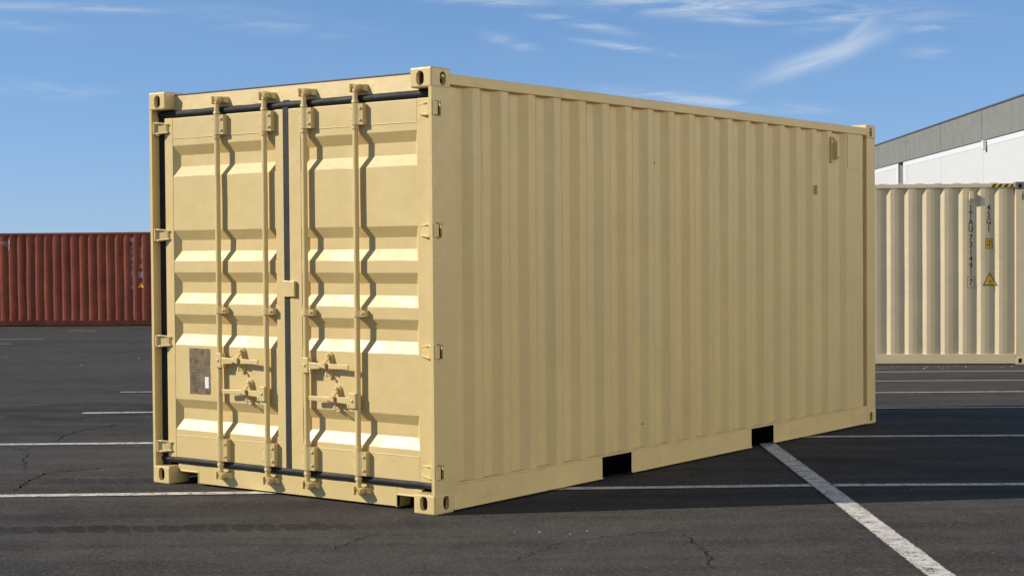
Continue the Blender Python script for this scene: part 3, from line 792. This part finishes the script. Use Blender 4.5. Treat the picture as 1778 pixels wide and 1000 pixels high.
def handle(leaf_o, y, z, d, yc):
    """lever riveted to the bar, running to d (-1 right, +1 left), held by a swinging catch at yc"""
    X = RX-.022
    b = MB()
    b.box(X-.008, RX+.012, y-.026, y+.024, z-.046, z+.046)                       # hub round the bar
    b.dome((X-.007, y, z), (-1, 0, 0), .014, .008)
    y1 = y+d*.36
    ya, yb, ym = y+d*.024, y1, y+d*.17
    b.hexa([(X-.004, ya, z-.024), (X+.008, ya, z-.024), (X+.008, ya, z+.020), (X-.004, ya, z+.020)],
           [(X+.006, ym, z-.016), (X+.016, ym, z-.016), (X+.016, ym, z+.014), (X+.006, ym, z+.014)])
    b.hexa([(X+.004, ym, z-.017), (X+.018, ym, z-.017), (X+.018, ym, z+.015), (X+.004, ym, z+.015)],
           [(X-.008, yb, z-.014), (X+.004, yb, z-.014), (X+.004, yb, z+.014), (X-.008, yb, z+.014)])
    b.box(X-.004, X+.006, y+d*.03, y+d*.045, z-.048, z-.020)
    h = b.build('handle', 'tan', leaf_o, .003)
    # catch: base plate on the door, upper rivet, hasp over the lever and hook under it
    k = MB()
    n = 10; out = []
    for i in range(n+1): a = math.pi*i/n; out.append((yc+.024*math.cos(a), z+.060+.024*math.sin(a)))
    for i in range(n+1): a = math.pi+math.pi*i/n; out.append((yc+.021*math.cos(a), z-.058+.021*math.sin(a)))
    k.prism(out, 0, DX-.012, DX+.006)
    out2 = [(y_+.010*(1 if y_ > yc else -1)*0, z_) for y_, z_ in out]
    k.cyl((DX, yc, z+.062), (DX-.028, yc, z+.062), .013, .011, 12)
    k.hexa([(DX-.012, yc-.014, z+.056), (DX-.012, yc+.014, z+.062), (DX-.028, yc+.014, z+.062), (DX-.028, yc-.014, z+.054)],
           [(X-.002, yc-.012, z+.016), (X-.002, yc+.020, z+.016), (X-.015, yc+.020, z+.016), (X-.015, yc-.012, z+.016)])
    k.dome((DX-.026, yc, z+.062), (-1, 0, 0), .013, .009)
    k.hexa([(X-.014, yc-.012, z-.014), (X-.014, yc+.020, z-.008), (X-.014, yc+.018, z+.020), (X-.014, yc-.008, z+.020)],
           [(X-.004, yc-.014, z-.018), (X-.004, yc+.022, z-.012), (X-.004, yc+.022, z+.022), (X-.004, yc-.010, z+.022)])
    k.hexa([(X-.013, yc+.018, z-.006), (X-.013, yc+.050, z-.008), (X-.013, yc+.050, z-.002), (X-.013, yc+.018, z+.012)],
           [(X-.003, yc+.018, z-.008), (X-.001, yc+.054, z-.010), (X-.001, yc+.054, z-.002), (X-.003, yc+.018, z+.014)])
    k.box(X+.019, DX-.004, yc-.012, yc+.012, z-.030, z-.019)
    k.tube([(DX-.004, yc+.002, z-.036), (X+.012, yc+.003, z-.044), (X+.008, yc+.001, z-.058), (X+.012, yc-.009, z-.064), (X+.014, yc-.013, z-.054)], .0055, 8)
    k.dome((DX-.006, yc, z-.060), (-1, 0, 0), .009, .010)
    k.build('handle_catch', 'tan', leaf_o, smooth=True, ang=45)
bar(doorR, 1.043, 1); bar(doorR, .618, -1); bar(doorL, 1.816, 0); bar(doorL, 1.388, 2)
handle(doorR, 1.030, .834, -1, .868); handle(doorR, .640, .634, 1, .800)
handle(doorL, 1.800, .838, -1, 1.632); handle(doorL, 1.408, .640, 1, 1.562)

def hinge(leaf_o, z, right):
    b = MB(); f = (lambda y: y) if right else (lambda y: WD-y)
    h = .036
    # blade on the door, tapered, with rolled rims
    b.hexa([(.060, f(.128), z-h*.8), (.060, f(.128), z+h*.8), (.060, f(.030), z+h), (.060, f(.030), z-h)],
           [(.046, f(.122), z-h*.7), (.046, f(.122), z+h*.7), (.022, f(.030), z+h*.94), (.022, f(.030), z-h*.94)])
    for s in (-1, 1):
        b.tube([(.052, f(.134), z+s*h*.72), (.044, f(.10), z+s*h*.84), (.024, f(.060), z+s*h*.96), (.018, f(.030), z+s*h)], [.006, .0075, .008, .007], 8)
    # knuckle through the slot of the post
    b.box(.008, .052, *sorted((f(-.005), f(.040))), z-h-.004, z+h+.004)
    for q in (-1, 1): b.box(.052, .086, *sorted((f(-.003), f(.003))), min(z+q*(h+.004), z+q*(h+.012)), max(z+q*(h+.004), z+q*(h+.012)))
    b.box(.080, .086, *sorted((f(-.003), f(.003))), z-h-.004, z+h+.004)
    b.cyl((.030, f(.016), z-h-.007), (.030, f(.016), z+h+.007), .0125, n=12)
    b.build('hinge', 'tan', leaf_o, .0025)
for z in HZ: hinge(doorR, z, True); hinge(doorL, z, False)

# overlap tab at the meeting stiles, data plate and sticker
b = MB(); b.box(.040, .059, 1.150, 1.200, 1.252, 1.350); b.box(.044, .059, 1.200, 1.258, 1.250, 1.352); b.box(.036, .05, 1.147, 1.156, 1.252, 1.350)
b.build('locking_tab', 'tan', doorR, .004)
b = MB(); n = 12
bm = b.bm; ring = []
rnd = random.Random(2)
def jag(p, q, n):
    return [(p[0]+(q[0]-p[0])*i/n + rnd.uniform(-.0022, .0022), p[1]+(q[1]-p[1])*i/n + rnd.uniform(-.0022, .0022)) for i in range(n)]
pl = jag((1.938, .607), (2.131, .604), 10) + jag((2.131, .604), (2.135, .903), 16) + jag((2.135, .903), (1.936, .904), 10) + jag((1.936, .904), (1.938, .607), 16)
b.prism(pl, 0, DX-.0005, DX+.006); pt = b.build('data_plate', 'plate', doorL)
pt['label'] = 'scratched brown metal data plate with worn embossed lines'
MB().box(DX-.0020, DX-.0007, 1.951, 1.986, .646, .720).build('sticker', 'sticker', pt)

# vent, lashing lug and patch plate on the long side
b = MB(); b.box(5.186, 5.262, -.002, .0128, 2.238, 2.452)
b.prism([(5.204, -.002), (5.207, -.044), (5.256, -.044), (5.266, -.002)], 2, 2.285, 2.405)
b.hexa([(5.204, -.002, 2.285), (5.266, -.002, 2.285), (5.256, -.044, 2.285), (5.207, -.044, 2.285)],
       [(5.202, -.002, 2.262), (5.272, -.002, 2.262), (5.262, -.010, 2.262), (5.212, -.010, 2.262)])
for z in (2.250, 2.437): b.dome((5.224, -.002, z), (0, -1, 0), .008, .007)
b.tube([(5.205, -.004, 2.444), (5.225, -.016, 2.425), (5.262, -.018, 2.412)], .006, 8)
b.build('ventilator', 'tan_side', c, .0015)
MB().box(4.896, 4.910, -.014, .030, 1.968, 2.043).build('lashing_lug', 'tan_side', c, .004)
MB().box(5.515, 5.722, .0095, .0115, 2.20, 2.49).build('patch_plate', 'tan_side', c)
for (x, z) in ((2.43, 2.13), (2.26, .33)):       # chips in the paint
    MB().box(x-.012, x+.012, .0105, .0125, z-.003, z+.003).build('paint_chip', 'under', c)

# ------------------------------------------------------------------ far containers
def far_container(o, mat, Lc, Hc, first_edge, pitch, flat_from, wob, seed, bumps):
    Wd = WD
    for ex in (0, 1):
        for ey in (0, 1):
            for ez in (0, 1): casting(o, Lc, Wd, Hc, ex, ey, ez, 'steel' if (ez and ex and bumps) else mat)
    for a, b_ in ((.004, .176), (Lc-.176, Lc-.004)):
        for yA, yB in ((.006, .15), (Wd-.15, Wd-.006)): MB().box(a, b_, yA, yB, .11, Hc-.11).build('corner_post', mat, o, .008)
    ed = []; e = first_edge
    while e-.14 > .26: ed.append(e); e -= pitch
    ed = ed[::-1]
    pf = corrugation(.17, ed, Lc-.17, .012, .055)
    sheet('side_panel', mat, o, pf, .165, Hc-.07, rows=14, wob=wob, seed=seed)
    sheet('side_panel', mat, o, [(x, Wd-y) for x, y in pf], .165, Hc-.07, rows=2, wob=.001, seed=seed+1, flip=-1)
    for yA, yB in ((.004, .064), (Wd-.064, Wd-.004)):
        MB().box(.178, Lc-.178, yA, yB, Hc-.085, Hc-.022).build('top_rail', mat, o, .004)
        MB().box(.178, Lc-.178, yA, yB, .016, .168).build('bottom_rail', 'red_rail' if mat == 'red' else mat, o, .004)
    for xe, fl, xo, xi in ((0, 1, .012, .048), (Lc, -1, Lc-.012, Lc-.048)):
        sheet('end_panel', mat, o, corrugation(.14, [.32+.28*k for k in range(8)], Wd-.14, xo, xi), .12, Hc-.1, rows=4, wob=.001, seed=seed+3, axis='x', flip=fl)
        a, d = sorted((xe+fl*.004, xe+fl*.06))
        MB().box(a, d, .16, Wd-.16, .016, .15).build('end_sill', mat, o, .004); MB().box(a, d, .16, Wd-.16, Hc-.11, Hc-.02).build('end_header', mat, o, .004)
    roof_sheet(o, mat, Lc, Wd, Hc-.028, .178, Lc-.178)
    MB().box(.1, Lc-.1, .06, Wd-.06, .13, .17).build('floor', 'under', o)
def drape(o, profile, off):
    """lay a flat marking on the folds of a side panel like paint"""
    bm = bmesh.new(); bm.from_mesh(o.data)
    x0 = min(v.co.x for v in bm.verts); x1 = max(v.co.x for v in bm.verts)
    for px_, _ in profile:
        if x0 < px_ < x1:
            bmesh.ops.bisect_plane(bm, geom=bm.verts[:]+bm.edges[:]+bm.faces[:], plane_co=(px_, 0, 0), plane_no=(1, 0, 0))
    y0 = min(v.co.y for v in bm.verts)
    for v in bm.verts:
        for (a, ya), (b_, yb) in zip(profile, profile[1:]):
            if a <= v.co.x <= b_+1e-6:
                yy = ya if b_-a < 1e-6 else ya+(yb-ya)*(v.co.x-a)/(b_-a); break
        v.co.y = yy - off + (v.co.y-y0)*.5
    bm.to_mesh(o.data); bm.free()
def side_profile(Lc, fe_, pitch):
    ed = []; e = fe_
    while e-.14 > .26: ed.append(e); e -= pitch
    return corrugation(.17, ed[::-1], Lc-.17, .012, .055)
def place(px, py, depth):
    """world point under a photo direction at a depth along the lot"""
    d = FWD + RGT*((px-889)/FPX) - UPV*((py-500)/FPX)
    f0 = Vector((math.cos(HEAD), math.sin(HEAD), 0))
    return CAM + d*(depth/d.dot(f0))
def label_triangle(o, x, z, s, y, mat, border=True):
    if border: 
        b = MB(); b.prism([(x-s*.5, z), (x+s*.5, z), (x+s*.035, z+s*.86), (x-s*.035, z+s*.86)], 1, y-.0015, y+.0005); b.build('warning_border', 'ink', o, .006)
        y -= .0022; k = .78; b = MB(); b.prism([(x-s*.5*k, z+s*.07), (x+s*.5*k, z+s*.07), (x+s*.02, z+s*.77), (x-s*.02, z+s*.77)], 1, y-.0006, y+.0004); w_ = b.build('warning_triangle', mat, o)
        b = MB(); b.box(x-s*.17, x+s*.17, y-.0016, y-.0009, z+s*.30, z+s*.325); b.box(x-s*.15, x+s*.15, y-.0016, y-.0009, z+s*.20, z+s*.225); b.build('small_print', 'ink', w_)
    else:
        b = MB(); b.prism([(x-s*.5, z), (x+s*.5, z), (x+s*.03, z+s*.86), (x-s*.03, z+s*.86)], 1, y-.0015, y+.0005); b.build('warning_triangle', mat, o)

# cream high cube on the right
LC, HC = 12.192, 2.896
DC = 25.8
pe = place(1783.5, 633.0, DC)
r0 = Vector((math.sin(HEAD), -math.cos(HEAD), 0))
FR = Matrix.Rotation(R(-5), 3, 'Z')
base = pe - FR @ r0*LC
cr = thing('shipping_container', 'pale cream high-cube container with upright black lettering, behind the tan container', 'shipping container', base, LOTRZ-R(5))
pxm = DC/FPX
xl = lambda px: LC-(1783.5-px)*pxm*1.0
zl = lambda py: HC-(py-316.5)*pxm*1.0
fe = xl(1725.5+10.3)+.07
far_container(cr, 'cream', LC, HC, fe, .2818, 0, .0010, 11, True)
yf = .0105
# upright owner code, size code, labels (set on the recessed and raised folds like paint)
code = column_text('owner_code', 'JTAU', .136, 'ink', cr, xl(1688.6), .0455, zl(361.2), 12.3*pxm, .78, .003)
num = column_text('serial_number', '731491', .136, 'ink', cr, xl(1688.8), .0455, zl(413.2), 12.2*pxm, .78, .003)
chk = column_text('check_digit', '7', .136, 'ink', cr, xl(1688.8), .0455, zl(490.5), .1, .78, .003)
bx_ = MB(); x_, z_ = xl(1688.8), zl(490.5)
for a, b_, c_, d_ in ((-.062, .062, .082, .090), (-.062, .062, -.090, -.082), (-.062, -.055, -.09, .09), (.055, .062, -.09, .09)): bx_.box(x_+a, x_+b_, .0440, .0462, z_+c_, z_+d_)
bx_.build('digit_frame', paint('thin_frame', (0.22, 0.2, 0.14), 0.6), chk)
column_text('size_code', '45G1', .136, 'ink', cr, xl(1719.3), .0455, zl(361.2), 12.1*pxm, .78, .003)
b = MB(); b.box(xl(1713.2), xl(1726.2), .0440, .0470, zl(432), zl(414)); hb = b.build('height_label', 'ink', cr)
b = MB(); b.box(xl(1714.2), xl(1725.2), .0425, .0436, zl(431), zl(415)); yl = b.build('label_face', 'yellow', hb)
text_mesh('label_text', '2.9m', .062, 'ink', yl, (xl(1719.7), .0418, zl(419.6)), sx=.68, extr=.0005, bold=.0012)
text_mesh('label_text', "9'6\"", .066, 'ink', yl, (xl(1719.7), .0418, zl(426.6)), sx=.80, extr=.0005, bold=.0012)
label_triangle(cr, xl(1721.0), zl(496.5), 26*pxm, .010, 'yellow')
b = MB(); k = -.002; n = 4                                   # hazard bars on the top rail
xa, xb = xl(1722.5), xl(1760)
MB().box(xa, xb, .0022, .0045, zl(325.6), zl(319.6)).build('hazard_strip', 'yellow', cr)
b = MB(); st = (xb-xa)/3.6
for i in range(4):
    x0_ = xa+i*st; b.prism([(x0_, zl(325.5)), (x0_+st*.50, zl(325.5)), (min(x0_+st*.95, xb), zl(319.7)), (min(x0_+st*.45, xb-.01), zl(319.7))], 1, .0006, .0028)
b.build('hazard_bars', 'ink', cr)
b = MB(); b.box(xl(1685), xl(1692.2), -.03, .0505, zl(345.5), zl(332.8)); b.prism([(-.03, zl(345.5)), (.05, zl(345.5)), (.05, zl(350)), (.0, zl(350))], 0, xl(1685), xl(1692.2))
b.build('ventilator', 'cream', cr, .004)
text_mesh('end_lettering', 'i', .20, 'ink', cr, (xl(1776.3), .0052, zl(341)), sx=1.0, bold=.002)
for k in range(7):                                           # roof bow ends showing over the rail
    xk = xl(1537)+k*(xl(1728)-xl(1537))/6
    MB().box(xk-.06, xk+.06, .02, .06, HC-.022, HC-.008).build('roof_bow', 'cream', cr, .004)

PFC = side_profile(LC, fe, .2818)
bpy.context.view_layer.update()
for o_ in [q for q in bpy.data.objects if q.parent is cr or (q.parent and q.parent.parent is cr)]:
    k_ = {'owner_code': .003, 'serial_number': .003, 'check_digit': .003, 'size_code': .003, 'digit_frame': .003, 'height_label': .003, 'label_face': .0045,
          'warning_border': .003, 'warning_triangle': .0045}.get(o_.name.split('.')[0])
    if k_: drape(o_, PFC, k_)
for o_ in [q for q in bpy.data.objects if q.name.split('.')[0] in ('small_print', 'label_text')]:
    me_ = o_.data; me_.transform(Matrix.Translation(o_.location) @ o_.rotation_euler.to_matrix().to_4x4() @ Matrix.Diagonal((*o_.scale, 1)))
    o_.location = (0, 0, 0); o_.rotation_euler = (0, 0, 0); o_.scale = (1, 1, 1); drape(o_, PFC, .006)

# red-brown high cube on the left
DR = 50.0
pr_ = place(277, 565.3, DR)
baseR = pr_ - FR @ r0*LC
rd = thing('shipping_container', 'rusty red-brown high-cube container standing far off at left', 'shipping container', baseR, LOTRZ-R(5))
pxr = DR/FPX
xr = lambda px: LC-(277-px)*pxr
zr = lambda py: (565.3-py)*pxr
feR = xr(246.5)+.12
far_container(rd, 'red', LC, HC, feR+.0, .2815, 0, .006, 23, False)
column_text('owner_code', 'TRLU', .175, 'oldwhite', rd, xr(228.2), .0455, zr(431), 6.4*pxr, .9, .004)
column_text('serial_number', '418971', .175, 'oldwhite', rd, xr(228.4), .0455, zr(459.5), 6.3*pxr, .9, .004)
column_text('check_digit', '4', .175, 'oldwhite', rd, xr(228.4), .0455, zr(499), .1, .9, .004)
column_text('size_code', '45G1', .175, 'oldwhite', rd, xr(244.2), .0455, zr(432), 6.2*pxr, .9, .004)
MB().box(xr(226), xr(230.2), .043, .0495, zr(419.5), zr(412.8)).build('ventilator', 'oldwhite', rd)
MB().box(xr(241.3), xr(247), .044, .0495, zr(466), zr(457)).build('height_label', 'yellow2', rd)
MB().box(xr(240.2), xr(247.4), .044, .0495, zr(482), zr(471.5)).build('notice_label', 'oldwhite', rd)
label_triangle(rd, xr(244.2), zr(499), 10.5*pxr, .010, 'yellow', False)
b = MB(); b.prism([(xr(-6), zr(421)), (xr(3), zr(426)), (xr(9), zr(433)), (xr(11), zr(424)), (xr(12), zr(413.5)), (xr(8.5), zr(413)), (xr(6), zr(418)), (xr(-6), zr(417))], 1, .0085, .0115); b.build('scuffed_patch', 'scuff', rd)

PFR = side_profile(LC, feR, .2815)
for o_ in [q for q in bpy.data.objects if q.parent is rd and q.name.split('.')[0] in ('owner_code', 'serial_number', 'check_digit', 'size_code', 'height_label', 'notice_label', 'warning_triangle', 'scuffed_patch')]:
    drape(o_, PFR, .008)

# ------------------------------------------------------------------ warehouse behind on the right
# wall runs away from the camera towards a vanishing point a little right of the lot's heading
DW = 110.0
pw = place(1522, 251, DW)                                   # a point of the roofline
wang = math.atan((990-889)/FPX)
wdir = Vector((math.cos(HEAD-wang), math.sin(HEAD-wang), 0))   # direction away
wh = thing('warehouse', 'long grey and white concrete warehouse rising beyond the cream container', 'building',
           (pw.x, pw.y, -.78), math.atan2(-wdir.y, -wdir.x))   # local x: along the wall towards the camera; local y: into the building (away from the lot)
HT = pw.z+.78
# local frame: +x towards camera; the wall's outer face must look to the left of the picture
r_loc = Matrix.Rotation(-math.atan2(-wdir.y, -wdir.x), 3, 'Z') @ r0
sy = 1 if r_loc.y > 0 else -1
def wx(px):
    """distance along the wall of a photo column"""
    d = FWD + RGT*((px-889)/FPX) - UPV*((300-500)/FPX); d.z = 0
    # CAM + t d = pw + s*(-wdir)
    e = -wdir; q = Vector((pw.x-CAM.x, pw.y-CAM.y))
    det = d.x*(-e.y) - d.y*(-e.x); tt = (q.x*(-e.y) - q.y*(-e.x))/det
    return (CAM.x+tt*d.x-pw.x)*e.x + (CAM.y+tt*d.y-pw.y)*e.y
def wb(b, x0, x1, y0, y1, z0, z1): b.box(x0, x1, *sorted((sy*y0, sy*y1)), z0, z1)
XA, XB = -90, 60
BH = HT-1.62
b = MB(); wb(b, XA, XB, .30, 55, 0, HT-.07); b.build('wall', 'conc_grey', wh)
b = MB(); wb(b, XA-.1, XB+.1, -.03, .5, HT-.07, HT); b.build('roof_coping', 'coping', wh)
seams = [wx(1632), wx(1704)]; pitchS = seams[1]-seams[0]
js = sorted([seams[0]+pitchS*k for k in range(-9, 8)] )
js = [q for q in js if XA < q < XB]
cuts = [XA]+js+[XB]
for a, d in zip(cuts, cuts[1:]):
    b = MB(); wb(b, a+.03, d-.03, .02, .30, BH, HT-.075); b.build('parapet_panel', 'conc_grey', wh)
g0, g1 = wx(1557.5), wx(1566)
spans = [(XA, g0), (g1, XB)]
for (a, d) in spans:
    cc_ = [a]+[q for q in js if a+1 < q < d-1]+[d]
    for p, q in zip(cc_, cc_[1:]):
        b = MB(); wb(b, p+.015, q-.015, .09, .30, 0, BH-.02); b.build('white_panel', 'conc_white', wh)
    b = MB(); wb(b, a, d, .076, .0885, BH-.30, BH-.03)  # slim raised band
    if a > XA: wb(b, a, a+.7, .076, .0885, 0, BH-.31)
    if d < XB: wb(b, d-.7, d, .076, .0885, 0, BH-.31)
    b.build('white_border', 'conc_trim', wh)
b = MB(); wb(b, wx(1708.5), wx(1711.5), -.14, .03, BH-.50, BH-.04); b.build('scupper_box', 'conc_trim', wh, .02)
MB().box(XA+.5, XB-.5, *sorted((sy*1, sy*54)), HT-.4, HT-.3).build('roof', 'conc_grey', wh)
